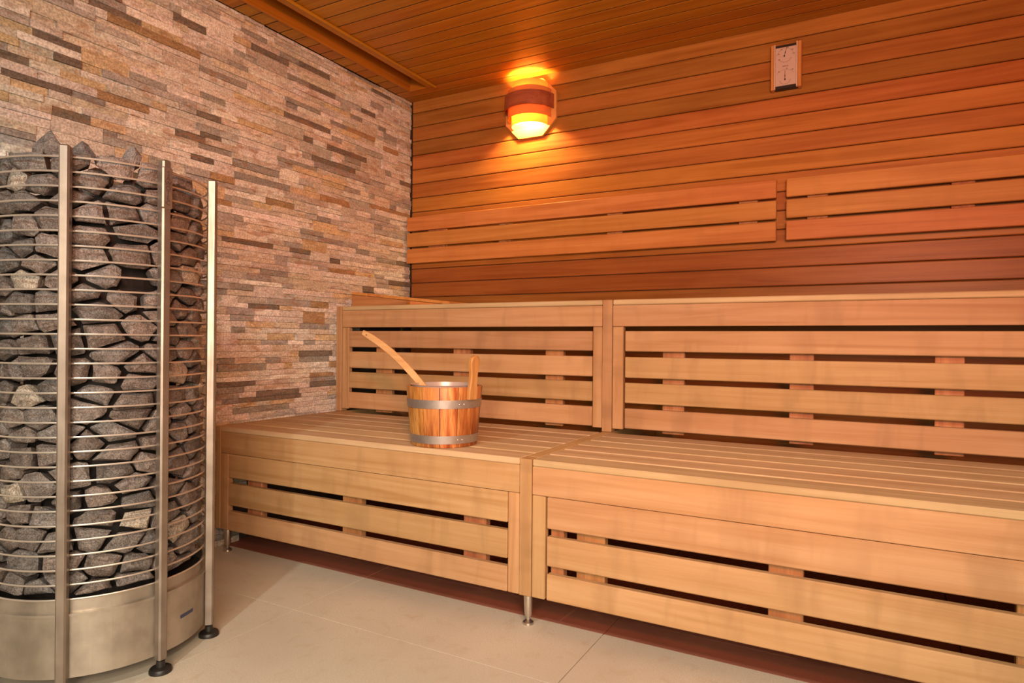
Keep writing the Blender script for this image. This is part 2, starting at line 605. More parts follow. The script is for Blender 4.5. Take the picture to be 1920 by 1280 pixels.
z0 = 0.0
while z0 < H - 0.004:
    h1 = rnd.choice((0.0185, 0.0215, 0.0235, 0.0265))
    h2 = rnd.choice((0.0185, 0.0215, 0.0235, 0.0265))
    if H - (z0 + h1 + h2) < 0.02: h1 = h2 = (H - z0) / 2
    yy = 0.0
    while yy > YF:
        L_ = rnd.uniform(0.16, 0.62)
        ye = yy - L_
        if ye - YF < 0.1: ye = YF
        course(z0, z0 + h1, ye, yy)
        course(z0 + h1, z0 + h1 + h2, ye, yy)
        yy = ye
        if yy > YF and rnd.random() < 0.42:
            l = min(rnd.uniform(0.06, 0.20), yy - YF)
            ye = yy - l
            stones.append((ye, yy, z0, z0 + h1 + h2, rnd.uniform(0.0, 0.005), pick()))
            yy = ye
    z0 += h1 + h2


def stone_geo(s):
    ya, yb, za, zb, dep, col = s
    g = 0.0007
    ya += g; yb -= g; za += g * 0.8; zb -= g * 0.8
    ny = 4 if yb - ya > 0.07 else 3
    nz = 3
    vs, fs = [], []
    x0 = -0.008 + dep
    tilt = rnd.uniform(-0.0015, 0.0015)
    for j in range(nz):
        for i in range(ny):
            u, v = i / (ny - 1), j / (nz - 1)
            edge = (i in (0, ny - 1)) or (j in (0, nz - 1))
            x = x0 + tilt * (u - 0.5) * 2 + rnd.uniform(-0.0012, 0.0012) - (0.001 if edge else -0.0006)
            vs.append((x, ya + (yb - ya) * (u + (0 if i in (0, ny - 1) else rnd.uniform(-.06, .06))), za + (zb - za) * v))
    nf = len(vs)
    idx = lambda i, j: j * ny + i
    for j in range(nz - 1):
        for i in range(ny - 1):
            fs.append((idx(i, j), idx(i + 1, j), idx(i + 1, j + 1), idx(i, j + 1)))
    rim = [idx(i, 0) for i in range(ny)] + [idx(ny - 1, j) for j in range(1, nz)] + [idx(i, nz - 1) for i in range(ny - 2, -1, -1)] + [idx(0, j) for j in range(nz - 2, 0, -1)]
    back = []
    for r_ in rim:
        v = vs[r_]
        back.append(len(vs)); vs.append((-0.0239, v[1], v[2]))
    for k in range(len(rim)):
        a, b = rim[k], rim[(k + 1) % len(rim)]
        fs.append((b, a, back[k], back[(k + 1) % len(rim)]))
    return vs, fs, col


# stones left out behind the benches, bare dark wall standing in for shade
stones = [s for s in stones if not ((s[0] > -1.10 and s[3] < 0.435) or (s[0] > -0.50 and s[3] < 0.895))]
smat = tint_mat('split_stone', 24, 0.30, 0.62, 0.5)


def vis_area(s):
    yc, zc = (s[0] + s[1]) / 2, (s[2] + s[3]) / 2
    u, v, zz = project((0, yc, zc))
    if u < -10 or v < -10 or v > 1290: return 0
    if u < 392 and v > 285: return 0
    if yc > -1.13 and zc < 0.45: return 0
    if yc > -0.53 and zc < 0.92: return 0
    if zc < 0.2: return 0
    a = project((0, s[0], zc)); b = project((0, s[1], zc))
    return abs(b[0] - a[0]) * (s[3] - s[2]) * FPX / zz


order = sorted(range(len(stones)), key=lambda i: -vis_area(stones[i]))
single = set(order[:295])
rv, rf, rc = [], [], []
for i, s in enumerate(stones):
    vs, fs, col = stone_geo(s)
    if i in single:
        c = Vector((-0.01, (s[0] + s[1]) / 2, (s[2] + s[3]) / 2))
        me = bpy.data.meshes.new('stone')
        me.from_pydata([tuple(Vector(v) - c) for v in vs], [], fs)
        paint(me, [col] * len(fs))
        link('stone', me, smat, wl, c)
    else:
        o = len(rv)
        rv += vs; rf += [tuple(k + o for k in f) for f in fs]; rc += [col] * len(fs)
me = bpy.data.meshes.new('stone_courses')
me.from_pydata(rv, [], rf)
paint(me, rc)
o = link('stone_courses', me, smat, wl, (0, 0, 0))
tag(o, kind='stuff')

# ------------------------------------------------------------------ benches
zs, z1, z2 = 0.450, 0.4325, 0.3560
SK = [(0.3545, 0.2712), (0.2506, 0.1728), (0.1518, 0.0826)]
zu, zu1, zu2 = 0.9118, 0.8935, 0.8192
UK = [(0.8030, 0.7333), (0.7137, 0.6424), (0.6246, 0.5550), (0.5362, 0.4672)]
XA, XB, PW = 0.0198, 1.2629, 0.0372
XE = 3.30
SP = 0.1012


def lower_module(label, xa, xb, sl, sr, battens, slat_x):
    """a bench module: seat slats, fascia, two stiles and three skirting slats on battens"""
    t = thing('lower_bench', label, 'bench', ((xa + xb) / 2, -D1, zs), 'lower bench sections')
    y = -D1
    i = 0
    while y < -D2 - 0.012:
        y1 = min(y + 0.091, -D2 + 0.05)
        board('seat_slat', (xa + .001, xb - .001), (y, y1), (zs - 0.0185, zs), 'seat', t, bev=0.003)
        y += SP; i += 1
    for bx in battens:
        board('seat_bearer', (bx[0], bx[1]), (-D1 + 0.051, -D2 + 0.02), (zs - 0.062, zs - 0.0190), 'batten', t)
    board('fascia', (xa + .001, xb - .001), (-D1 + 0.0010, -D1 + 0.021), (z2, z1 - 0.0012), 'bench', t, bev=0.0015)
    if sl: board('stile', sl, (-D1 + 0.0015, -D1 + 0.024), (0.0826, z2 - 0.0012), 'bench', t)
    if sr: board('stile', sr, (-D1 + 0.0015, -D1 + 0.024), (0.0826, z2 - 0.0012), 'bench', t)
    for zt, zb in SK:
        board('skirt_slat', slat_x, (-D1 + 0.001, -D1 + 0.0215), (zb, zt), 'bench', t, bev=0.0025)
    for bx in battens:
        board('batten', bx, (-D1 + 0.0245, -D1 + 0.050), (0.088, zs - 0.022), 'batten', t)
    return t


lower_module('left lower bench section with slatted seat, carrying the bucket, beside the stone wall',
             XA + 0.0275, XB, (0.0480, 0.0860), (1.2275, XB - .001),
             [(0.160, 0.233), (0.607, 0.685), (1.069, 1.144)], (0.0875, 1.2255))
lower_module('long right lower bench section with empty slatted seat, running out of frame on the right',
             XB + PW, XE, (XB + PW + .001, 1.3395), (XE - 0.04, XE - 0.001),
             [(1.346, 1.383), (1.420, 1.498), (1.890, 1.963), (2.341, 2.414), (2.79, 2.863)], (1.3445, XE - 0.042))


def upper_module(label, xa, xb, sl, sr, battens, slat_x):
    t = thing('upper_bench', label, 'bench', ((xa + xb) / 2, -D2, zu), 'upper bench sections')
    y = -D2
    while y < -0.06:
        board('seat_slat', (xa + .001, xb - .001), (y, min(y + 0.091, -0.052)), (zu - 0.0183, zu), 'seat', t, bev=0.003)
        y += SP
    board('fascia', (xa + .001, xb - .001), (-D2 + 0.0012, -D2 + 0.022), (zu2, zu1 - 0.0010), 'bench', t, bev=0.0015)
    board('stile', sl, (-D2 + 0.002, -D2 + 0.025), (zs + 0.013, zu2 - 0.0012), 'bench', t)
    board('stile', sr, (-D2 + 0.002, -D2 + 0.025), (zs + 0.013, zu2 - 0.0012), 'bench', t)
    for zt, zb in UK:
        board('back_slat', slat_x, (-D2 + 0.001, -D2 + 0.0215), (zb, zt), 'bench', t, bev=0.0025)
    for bx in battens:
        board('batten', bx, (-D2 + 0.0255, -D2 + 0.048), (0.455, 0.790), 'batten', t)
        board('seat_bearer', (bx[0], bx[1]), (-D2 + 0.050, -0.055), (zu - 0.07, zu - 0.0188), 'batten', t)
    return t


upper_module('left upper bench section by the stone wall, its slatted front behind the bucket',
             0.0465, XB, (0.0470, 0.0860), (1.2275, XB - .001),
             [(0.220, 0.305), (0.619, 0.700), (1.030, 1.102)], (0.0885, 1.2255))
upper_module('long right upper bench section running out of frame, right of the upright centre post',
             XB + PW, XE, (XB + PW + .001, 1.3395), (XE - 0.04, XE - 0.001),
             [(1.471, 1.545), (1.869, 1.938), (2.248, 2.318), (2.70, 2.77)], (1.3460, XE - 0.042))

chrome = plain('leg_metal', (0.62, 0.58, 0.52), 0.28, 0.95, vary=0.05)


def bench_frame(label, xa, xb, left=False, foot_dx=0.0):
    t = thing('bench_frame', label, 'frame', ((xa + xb) / 2, -D1, 0.0), 'upright frames carrying the benches')
    g = 0.0006
    x = (xa + g, xb - g)
    board('front_post', x, (-D1 - 0.0012, -D1 + 0.040), (0.0826, zs), 'bench', t)
    board('seat_rail', x, (-D1 + 0.0405, -0.004), (zs - 0.075, zs), 'bench', t)
    ux = x if not left else (0.0136, 0.0456)
    board('upper_post', ux, (-D2 - 0.0012, -D2 + 0.040), (zs + 0.0008, zu), 'bench', t)
    board('upper_rail', ux, (-D2 + 0.0405, -0.054), (zu - 0.075, zu), 'bench', t)
    board('rear_post', x, (-0.045, -0.004), (0.0826, zs - 0.076), 'bench', t)
    fx = (xa + xb) / 2 + foot_dx
    for fy in (-D1 + 0.022, -0.024):
        prof = [(0.0, 0.0815), (0.0125, 0.0815), (0.0135, 0.078), (0.0105, 0.030), (0.0085, 0.022), (0.0048, 0.020), (0.0048, 0.012),
                (0.0085, 0.0105), (0.0145, 0.006), (0.0155, 0.001), (0.0150, 0.0), (0.0, 0.0)]
        o_ = link('leg', smooth(lathe(prof, 24), 35), chrome, t, (fx, fy, 0))
    return t


bench_frame('left end frame of the benches, standing against the stone wall', XA, XA + 0.0275, left=True, foot_dx=0.026)
bench_frame('centre frame between the two bench sections, with a metal foot in front', XB, XB + PW)
bench_frame('far right end frame of the benches', XE, XE + 0.034)

# ------------------------------------------------------------------ backrests on the back wall
BK = [(1.3892, 1.3192), (1.3090, 1.2390), (1.2285, 1.1560)]


def wall_backrest(label, xa, xb, battens):
    t = thing('slatted_panel', label, 'wall panel', ((xa + xb) / 2, 0, 1.27), 'backrests on the back wall')
    for zt, zb in BK:
        board('slat', (xa, xb), (-0.0486, -0.0280), (zb, zt), 'lath', t, bev=0.0025)
    for bx in battens:
        board('batten', bx, (-0.0276, -0.0005), (1.170, 1.375), 'batten', t)
    return t


wall_backrest('long three-slat wooden backrest on the back wall, left end at the stone wall', 0.0070, 1.7692,
              [(0.127, 0.227), (0.537, 0.602), (1.08, 1.15), (1.629, 1.699)])
wall_backrest('three-slat wooden backrest on the back wall, running out of frame on the right', 1.8044, XE,
              [(1.875, 1.946), (2.327, 2.394), (2.80, 2.87)])

# ------------------------------------------------------------------ sloping headrest on the upper bench
hr = thing('headrest', 'sloping wooden headrest lying on the upper bench in the corner by the stone wall', 'headrest', (0.29, -0.28, zu))
HX0, HX1, HZ0, HZ1, HY0, HY1 = 0.014, 0.552, 0.984, 0.9275, -0.455, -0.115


def hz(x):
    return HZ0 + (HZ1 - HZ0) * (x - HX0) / (HX1 - HX0)


def wedge(name, xa, xb, ya, yb, kind):
    me = bpy.data.meshes.new(name)
    c = Vector(((xa + xb) / 2, (ya + yb) / 2, zu + 0.02))
    t_ = 0.0145
    pts = [(xa, zu + 0.0008), (xb, zu + 0.0008), (xb, max(hz(xb) - t_, zu + 0.002)), (xa, hz(xa) - t_)]
    vs = [Vector((p[0], yy_, p[1])) - c for yy_ in (ya, yb) for p in pts]
    me.from_pydata([tuple(v) for v in vs], [], [(3, 2, 1, 0), (4, 5, 6, 7), (0, 1, 5, 4), (1, 2, 6, 5), (2, 3, 7, 6), (3, 0, 4, 7)])
    return link(name, me, wood(kind, 0), hr, c)


for ya in (HY0 + 0.002, HY1 - 0.022):
    wedge('side_panel', HX0, 0.328, ya, ya + 0.020, 'batten')
    wedge('side_panel', 0.345, 0.50, ya, ya + 0.020, 'lath')
    wedge('cross_block', 0.3285, 0.3445, ya + 0.003, ya + 0.018, 'wall')
n = 6
for i in range(n):
    xa = HX0 + (HX1 - HX0) * i / n
    xb = HX0 + (HX1 - HX0) * (i + 1) / n - 0.001
    me = box_mesh(math.hypot(xb - xa, hz(xb) - hz(xa)), HY1 - HY0, 0.013, bev=0.002)
    o = link('slat', me, wood('lath', 1), hr, ((xa + xb) / 2, (HY0 + HY1) / 2, hz((xa + xb) / 2) - 0.0065))
    o.rotation_euler = (0, math.atan2(HZ0 - HZ1, HX1 - HX0), 0)

# ------------------------------------------------------------------ sauna heater
HC = Vector((0.4213, -1.778, 0))
HR = 0.2495
steel = steel_mat()
ht = thing('sauna_heater', 'tall round stainless steel sauna heater cage filled with grey stones, left foreground', 'heater', HC)
rod_r = 0.2315
ring_path = [(rod_r * math.cos(2 * math.pi * k / 72), rod_r * math.sin(2 * math.pi * k / 72), 0) for k in range(72)]
rod_me = tube_mesh(ring_path, 0.0022, 6, closed=True)
rod_me.name = 'rod'
NR = 31
for k in range(NR):
    zz = 1.151 - k * (1.151 - 0.203) / (NR - 1)
    link('rod', rod_me, plain('bright_rod_steel', (0.62, 0.54, 0.47), 0.42, 0.75, vary=0.03), ht, HC + Vector((0, 0, zz)))
# posts (square tube with rounded edges), each with its rubber foot
post_me = box_mesh(0.022, 0.0205, 1.145, bev=0.0035)
for k in range(8):
    a = R(-1.2 + 45 * k)
    p = HC + Vector((math.cos(a), math.sin(a), 0)) * (HR - 0.004)
    o = link('post', post_me, MATS['post_steel'], ht, p + Vector((0, 0, 0.5995)))
    o.rotation_euler = (0, 0, a)
    fm = smooth(lathe([(0.0, 0.026), (0.009, 0.026), (0.010, 0.013), (0.022, 0.010), (0.0245, 0.006), (0.0245, 0.0), (0, 0)], 24), 35)
    link('foot', fm, plain('black_rubber', (0.015, 0.013, 0.012), 0.45), ht, p)
# brand sleeve over the head of the front post facing the bench
a0 = R(-1.2)
pm = HC + Vector((math.cos(a0), math.sin(a0), 0)) * (HR - 0.002)
sl_ = link('name_sleeve', box_mesh(0.0235, 0.0250, 0.095, bev=0.003), MATS['post_steel'], ht, pm + Vector((0, 0, 1.108)))
sl_.rotation_euler = (0, 0, a0)
black_ink = plain('dark_engraving', (0.05, 0.03, 0.025), 0.6)
for i, ch in enumerate('SAWOTEC'):
    me = text_mesh(ch, 0.0145, 0.0006)
    c = pm + Vector((math.cos(a0), math.sin(a0), 0)) * 0.0121 + Vector((0, 0, 1.1405 - i * 0.0112))
    o = link('letter', me, black_ink, None, c)
    o.parent = sl_
    o.matrix_parent_inverse = Matrix.Identity(4)
    rel = Matrix.Rotation(-a0, 4, 'Z') @ Matrix.Translation(c - (pm + Vector((0, 0, 1.108))))
    o.location = rel.to_translation()
    o.rotation_euler = (R(90), 0, R(90))
# base drum panels, rim, tray
for k in range(8):
    aa, ab = R(-1.2 + 45 * k + 2.0), R(-1.2 + 45 * (k + 1) - 2.0)
    pr = [(0.2330, 0.036), (0.2350, 0.036), (0.2350, 0.172), (0.2330, 0.172)]
    link('base_panel', smooth(lathe(pr, 12, aa, ab, close_prof=True), 30), steel, ht, HC)
link('rim_ring', smooth(lathe([(0.224, 0.168), (0.2375, 0.168), (0.2375, 0.1735), (0.2290, 0.1740), (0.2290, 0.2010), (0.2255, 0.2010)], 72, close_prof=True), 30), steel, ht, HC)
link('tray', lathe([(0.0, 0.166), (0.224, 0.166), (0.224, 0.172), (0.0, 0.172)], 48), plain('dark_steel', (0.016, 0.013, 0.012), 0.7, 0.2), ht, HC)
link('core_tube', lathe([(0.0, 1.085), (0.160, 1.085), (0.160, 0.173), (0.0, 0.173)], 40), plain('dark_steel', (0.016, 0.013, 0.012), 0.7, 0.2), ht, HC)  # near-black steel, seen through the gaps in the stones
# blue maker's sticker on the base
sa, sb = R(13.5), R(24.5)
me = bpy.data.meshes.new('sticker')
vs, fs = [], []
NS = 8
for i in range(NS + 1):
    a = sa + (sb - sa) * i / NS
    for zz in (0.0955, 0.1035):
        vs.append((0.2356 * math.cos(a), 0.2356 * math.sin(a), zz))
for i in range(NS):
    fs.append((2 * i, 2 * i + 2, 2 * i + 3, 2 * i + 1))
me.from_pydata(vs, [], fs)
stk = link('sticker', me, plain('navy_label', (0.03, 0.04, 0.10), 0.4), ht, HC)
tag(stk, 'small dark blue label strip')

# ------------------------------------------------------------------ heater stones
rock_mat = tint_mat('sauna_rock', 48, 0.50, 0.60, 0.9)


def clip(poly, a, b, w):
    """keep the side of poly nearer to a than b"""
    mx, my = (a[0] + b[0]) / 2 + w * (a[0] - b[0]), (a[1] + b[1]) / 2 + w * (a[1] - b[1])
    nx, ny = b[0] - a[0], b[1] - a[1]
    out = []
    n_ = len(poly)
    for i in range(n_):
        p, q = poly[i], poly[(i + 1) % n_]
        dp = (p[0] - mx) * nx + (p[1] - my) * ny
        dq = (q[0] - mx) * nx + (q[1] - my) * ny
        if dp <= 0: out.append(p)
        if (dp < 0) != (dq < 0) and abs(dp - dq) > 1e-12:
            t_ = dp / (dp - dq)
            out.append((p[0] + (q[0] - p[0]) * t_, p[1] + (q[1] - p[1]) * t_))
    return out


def rock_mesh(points, origin, bev):
    me_ = bpy.data.meshes.new('sauna_stone')
    bm = bmesh.new()
    for p in points:
        bm.verts.new(p - origin)
    bmesh.ops.remove_doubles(bm, verts=bm.verts, dist=0.003)
    res = bmesh.ops.convex_hull(bm, input=bm.verts)
    bmesh.ops.delete(bm, geom=list({g for g in res['geom_interior'] + res['geom_unused'] if isinstance(g, bmesh.types.BMVert) and g.is_valid}), context='VERTS')
    bmesh.ops.dissolve_limit(bm, angle_limit=R(16), verts=bm.verts, edges=bm.edges)
    bmesh.ops.bevel(bm, geom=list(bm.edges), offset=bev, segments=1, affect='EDGES', clamp_overlap=True)
    bmesh.ops.triangulate(bm, faces=bm.faces)
    bmesh.ops.subdivide_edges(bm, edges=[e for e in bm.edges if e.calc_length() > 0.012], cuts=1, use_grid_fill=True)
    bm.normal_update()
    for v in bm.verts:
        w = v.co + origin
        f = noise.fractal(w * 55, 1.0, 2.2, 3) * 0.0034 + noise.noise(w * 22 + Vector((9, 3, 1))) * 0.0035
        v.co += v.normal * (f - 0.0015)
    bmesh.ops.recalc_face_normals(bm, faces=bm.faces)
    bm.to_mesh(me_)
    bm.free()
    k = rnd.uniform(0.75, 1.25)
    wv = rnd.uniform(-0.01, 0.012)
    col = ((0.152 + wv) * k, (0.128) * k, (0.118 - wv * .5) * k)
    if rnd.random() < 0.06: col = (0.34, 0.29, 0.24)
    paint(me_, [col] * len(me_.polygons))
    return smooth(me_, 28)


RO = 0.2265
S0, S1 = R(-138) * RO, R(82) * RO
ZB, ZT = 0.205, 1.150
AS = 0.60                               # stones lie flat: cells squashed in height
pts = []
tries = 0
while tries < 9000:
    tries += 1
    p = (rnd.uniform(S0, S1), rnd.uniform(ZB, ZT) / AS)
    d = rnd.choice((0.104, 0.088, 0.070, 0.062))
    if all((p[0] - q[0]) ** 2 + (p[1] - q[1]) ** 2 > d * d for q in pts):
        pts.append(p)
rocks = []
LAB = 'dark grey angular sauna stone packed behind the steel rods of the round heater'
GRP = 'stones packed inside the heater cage'
for i, p in enumerate(pts):
    poly = [(S0 - .02, ZB / AS), (S1 + .02, ZB / AS), (S1 + .02, (ZT + 0.02) / AS), (S0 - .02, (ZT + 0.02) / AS)]
    for q in sorted(pts, key=lambda q: (p[0] - q[0]) ** 2 + (p[1] - q[1]) ** 2)[1:16]:
        poly = clip(poly, p, q, 0.0)
        if len(poly) < 3: break
    if len(poly) < 3: continue
    if rnd.random() < 0.012: continue                   # a gap in the pile
    cx = sum(a[0] for a in poly) / len(poly); cz = sum(a[1] for a in poly) / len(poly)
    shrink = rnd.uniform(0.90, 0.985)
    rec = rnd.choice((0.0, 0.0, 0.001, 0.003, 0.006))
    P3 = []
    off = (rnd.uniform(-.2, .2), rnd.uniform(-.22, .22))

    def put(s, zc, depth):
        r_ = RO - rec - depth
        a = s / RO
        return Vector((HC.x + r_ * math.cos(a), HC.y + r_ * math.sin(a), zc))
    d_mid = rnd.uniform(0.007, 0.016)
    sx = max(abs(a[0] - cx) for a in poly)
    for (s, zz) in poly:
        ds, dz = (s - cx) * shrink, (zz - cz) * shrink
        P3.append(put(cx + ds * 0.97, (cz + dz) * AS, d_mid + rnd.uniform(-.003, .006)))
        f = rnd.uniform(0.42, 0.74)
        P3.append(put(cx + ds * f + off[0] * sx * .4, (cz + dz * f) * AS + off[1] * 0.012, rnd.uniform(0.0, 0.007)))
        P3.append(put(cx + ds * 0.7, (cz + dz * 0.7) * AS, rnd.uniform(0.045, 0.060)))
    org = put(cx, cz * AS, 0.025)
    me = rock_mesh(P3, org, rnd.uniform(0.0014, 0.003))
    rocks.append((cx / RO, cz * AS, link('sauna_stone', me, rock_mat, None, org)))
ORD = ['topmost', 'second', 'third', 'fourth', 'fifth', 'sixth', 'seventh', 'eighth', 'ninth', 'tenth', 'eleventh', 'twelfth', 'thirteenth',
       'fourteenth', 'fifteenth', 'sixteenth', 'seventeenth', 'eighteenth', 'nineteenth', 'twentieth', 'twenty-first', 'twenty-second',
       'twenty-third', 'twenty-fourth', 'twenty-fifth', 'twenty-sixth', 'twenty-seventh', 'twenty-eighth', 'twenty-ninth', 'thirtieth', 'lowest']
SEC = [('left of the front post', -92, -46.2), ('between front and lettered posts', -46.2, -1.2), ('between lettered and rightmost posts', -1.2, 43.8)]
cells = {}
for a, zc, o in rocks:
    k = max(0, min(30, round((1.151 - zc) / 0.0316)))
    ad = math.degrees(a)
    for si, (nm, lo, hi) in enumerate(SEC):
        if lo <= ad < hi and project(o.location)[0] > -20:
            cells.setdefault((si, k), []).append((a, o)); break
    else:
        tag(o, 'dark grey sauna stone on the side of the heater turned away from view', 'stone', 'stones on the hidden side of the heater')
for (si, k), lst in cells.items():
    lst.sort(key=lambda t: t[0])
    n_ = len(lst)
    for i, (a, o) in enumerate(lst):
        w = '' if n_ == 1 else (', leftmost' if i == 0 else ', rightmost' if i == n_ - 1 else ', middle one')
        tag(o, 'grey sauna stone behind %s rod%s, %s%s' % (ORD[k], ' from top' if 0 < k < 30 else '', SEC[si][0], w), 'stone', GRP)

# stones heaped on top, rising over the rim
def loose_rock(x, y, z, sx, sy, sz, rz, label, peak=None, group=None):
    P3 = []
    for i in range(18):
        th = rnd.uniform(0, 2 * math.pi); ph = math.acos(rnd.uniform(-1, 1))
        v = Vector((math.sin(ph) * math.cos(th) * sx, math.sin(ph) * math.sin(th) * sy, math.cos(ph) * sz))
        P3.append(v)
    if peak: P3.append(Vector(peak))
    M = Matrix.Rotation(rz, 3, 'Z')
    org = Vector((x, y, z))
    P3 = [org + M @ p for p in P3]
    o_ = link('sauna_stone', rock_mesh(P3, org, 0.0022), rock_mat, None, org)
    tag(o_, label, 'stone', group)
    return o_


def at_top(u, v, rr, back=0.0):
    """point on the heater top seen at pixel u: radius rr on the camera-facing arc"""
    best = None
    for k in range(-1400, 900):
        a = R(k / 10)
        x, y = HC.x + rr * math.cos(a), HC.y + rr * math.sin(a)
        uu = project((x, y, 1.17))[0]
        if best is None or abs(uu - u) < best[0]:
            best = (abs(uu - u), x, y)
    return best[1], best[2]


TOP = [
    (92, 0.185, 1.172, (0.040, 0.030, 0.024), 'largest pointed grey stone on top of the heater, just left of the front post', (0.006, -0.004, 0.052)),
    (30, 0.170, 1.158, (0.040, 0.026, 0.020), 'flat dark grey stone on top of the heater at the left frame edge', None),
    (155, 0.180, 1.168, (0.030, 0.026, 0.024), 'dark grey stone on top of the heater, just right of the front post', (0.0, 0.0, 0.034)),
    (205, 0.178, 1.158, (0.034, 0.028, 0.022), 'broad grey stone on top of the heater, midway between its two front posts', None),
    (248, 0.185, 1.168, (0.026, 0.024, 0.032), 'upright rounded grey stone on top of the heater, left of the lettered post', (0.0, 0.0, 0.042)),
    (290, 0.160, 1.158, (0.028, 0.026, 0.020), 'small grey stone on top of the heater behind the lettered post', None),
    (332, 0.185, 1.150, (0.032, 0.026, 0.022), 'pale-topped grey stone on top of the heater, right of the lettered post', (0.01, 0.006, 0.034)),
]
for u, rr, zc, s3, lab, pk in TOP:
    x, y = at_top(u, 0, rr)
    loose_rock(x, y, zc, *s3, math.atan2(y - HC.y, x - HC.x) + math.pi / 2, lab, pk)
for ring, (rr, nn, zz) in enumerate(((0.142, 11, 1.128), (0.075, 6, 1.130), (0.0, 1, 1.135))):
    for k in range(nn):
        a = 2 * math.pi * (k + 0.35 * ring) / nn
        loose_rock(HC.x + rr * math.cos(a), HC.y + rr * math.sin(a), zz + 0.008 * (k % 2), 0.038, 0.031, 0.027, a + 1.57,
                   'grey stone in the second row on top of the heater, behind the rim stones', None, 'stones of the inner rows on the heater top')

# ------------------------------------------------------------------ bucket and ladle
BC = Vector((0.943, -1.052, zs))
bk = thing('sauna_bucket', 'round wooden stave bucket with two metal hoops standing on the left lower bench', 'bucket', BC)
NSV = 13
rb, rt_, hb = 0.1005, 0.1165, 0.178
for k in range(NSV):
    a = 2 * math.pi * k / NSV + 0.12
    ear = False
    ha = math.pi / NSV - 0.010
    vs, fs = [], []
    nseg = 4
    levels = [0.0008, 0.004, hb - 0.003, hb]
    for zi, zz in enumerate(levels):
        r_ = rb + (rt_ - rb) * zz / hb
        inset = 0.0015 if zi in (0, 3) else 0.0
        for i in range(nseg + 1):
            t_ = -ha + 2 * ha * i / nseg
            rr = r_ - inset - (0.0009 if i in (0, nseg) else 0)
            vs.append((rr * math.cos(a + t_), rr * math.sin(a + t_), zz))
        for i in range(nseg + 1):
            t_ = -ha + 2 * ha * i / nseg
            rr = r_ - 0.014 + inset
            vs.append((rr * math.cos(a + t_), rr * math.sin(a + t_), zz))
    W = 2 * (nseg + 1)
    for zi in range(3):
        for i in range(nseg):
            o_ = zi * W
            fs.append((o_ + i, o_ + i + 1, o_ + W + i + 1, o_ + W + i))
            q = o_ + nseg + 1
            fs.append((q + i + 1, q + i, q + W + i, q + W + i + 1))
        o_ = zi * W
        fs.append((o_ + nseg + 1, o_, o_ + W, o_ + W + nseg + 1))
        fs.append((o_ + nseg, o_ + 2 * nseg + 1, o_ + W + 2 * nseg + 1, o_ + W + nseg))
    for i in range(nseg):
        fs.append((i + 1, i, nseg + 1 + i, nseg + 2 + i))
        t3 = 3 * W
        fs.append((t3 + i, t3 + i + 1, t3 + nseg + 2 + i, t3 + nseg + 1 + i))
    c = Vector((rb * math.cos(a), rb * math.sin(a), hb / 2))
    me = bpy.data.meshes.new('stave')
    me.from_pydata([tuple(Vector(v) - c) for v in vs], [], fs)
    smooth(me, 30)
    link('stave', me, wood('stave', 2), bk, BC + c)
hoop_mat = plain('zinc_hoop', (0.46, 0.43, 0.41), 0.42, 0.8, vary=0.08, bscale=60)
for za, zb in ((0.012, 0.036), (0.116, 0.141)):
    ra, rb2 = rb + (rt_ - rb) * za / hb, rb + (rt_ - rb) * zb / hb
    hoop = link('hoop', smooth(lathe([(ra + 0.0002, za), (ra + 0.0018, za), (rb2 + 0.0018, zb), (rb2 + 0.0002, zb)], 64, close_prof=True), 30), hoop_mat, bk, BC)
    for da in (-2.5, 5.5):
        a = R(-30 + da)
        rr = (ra + rb2) / 2 + 0.0014
        c = BC + Vector((rr * math.cos(a), rr * math.sin(a), (za + zb) / 2))
        rm = smooth(lathe([(0, 0.0018), (0.0018, 0.0015), (0.0028, 0.0)], 12), 60)
        o = link('rivet', rm, plain('rivet_metal', (0.85, 0.83, 0.8), 0.25, 1.0), None, c)
        o.parent = hoop; o.location = c - BC
        o.rotation_euler = (0, R(90), a)
liner = [(0.0, 0.030), (0.082, 0.030), (0.088, 0.034), (0.0995, hb + 0.001), (0.1030, hb + 0.0035), (0.1035, hb + 0.0045), (0.0985, hb + 0.0042), (0.0865, 0.0355), (0.081, 0.032), (0.0, 0.032)]
link('liner', smooth(lathe(liner, 56), 40), plain('grey_liner', (0.50, 0.44, 0.41), 0.3, 0.2), bk, BC)
link('base_board', lathe([(0, 0.004), (0.0855, 0.004), (0.0865, 0.020), (0, 0.020)], 40), wood('stave', 0), bk, BC)
# carved ear stave: a paddle-shaped grip rising from the bucket's right front side
ea = R(-8)
outline = [(0.0165, 0.1425), (0.0168, 0.160), (0.0160, 0.176), (0.0142, 0.190), (0.0130, 0.204), (0.0135, 0.220), (0.0165, 0.236),
           (0.0180, 0.248), (0.0172, 0.258), (0.0130, 0.2665), (0.007, 0.2705), (0.0, 0.272)]
prof = [(-w, z_) for w, z_ in outline[:-1]] + [(0, 0.272)] + [(w, z_) for w, z_ in reversed(outline[:-1])]
bm = bmesh.new()
rings = []
for th, sc_ in ((0.0, 0.80), (0.003, 1.0), (0.012, 1.0), (0.015, 0.80)):
    ring = []
    for w, z_ in prof:
        rbase = rb + (rt_ - rb) * z_ / hb
        ring.append(bm.verts.new((rbase + 0.0022 + th, w * sc_, z_ if sc_ == 1 else z_ - (0.003 if z_ > 0.25 else 0))))
    rings.append(ring)
for A, B in zip(rings[:-1], rings[1:]):
    for i in range(len(prof)):
        j = (i + 1) % len(prof)
        bm.faces.new([A[i], A[j], B[j], B[i]])
bm.faces.new(rings[0]); bm.faces.new(list(reversed(rings[-1])))
bmesh.ops.recalc_face_normals(bm, faces=bm.faces)
me = bpy.data.meshes.new('grip'); bm.to_mesh(me); bm.free(); smooth(me, 30)
o = link('grip', me, wood('grip', 2), bk, BC)
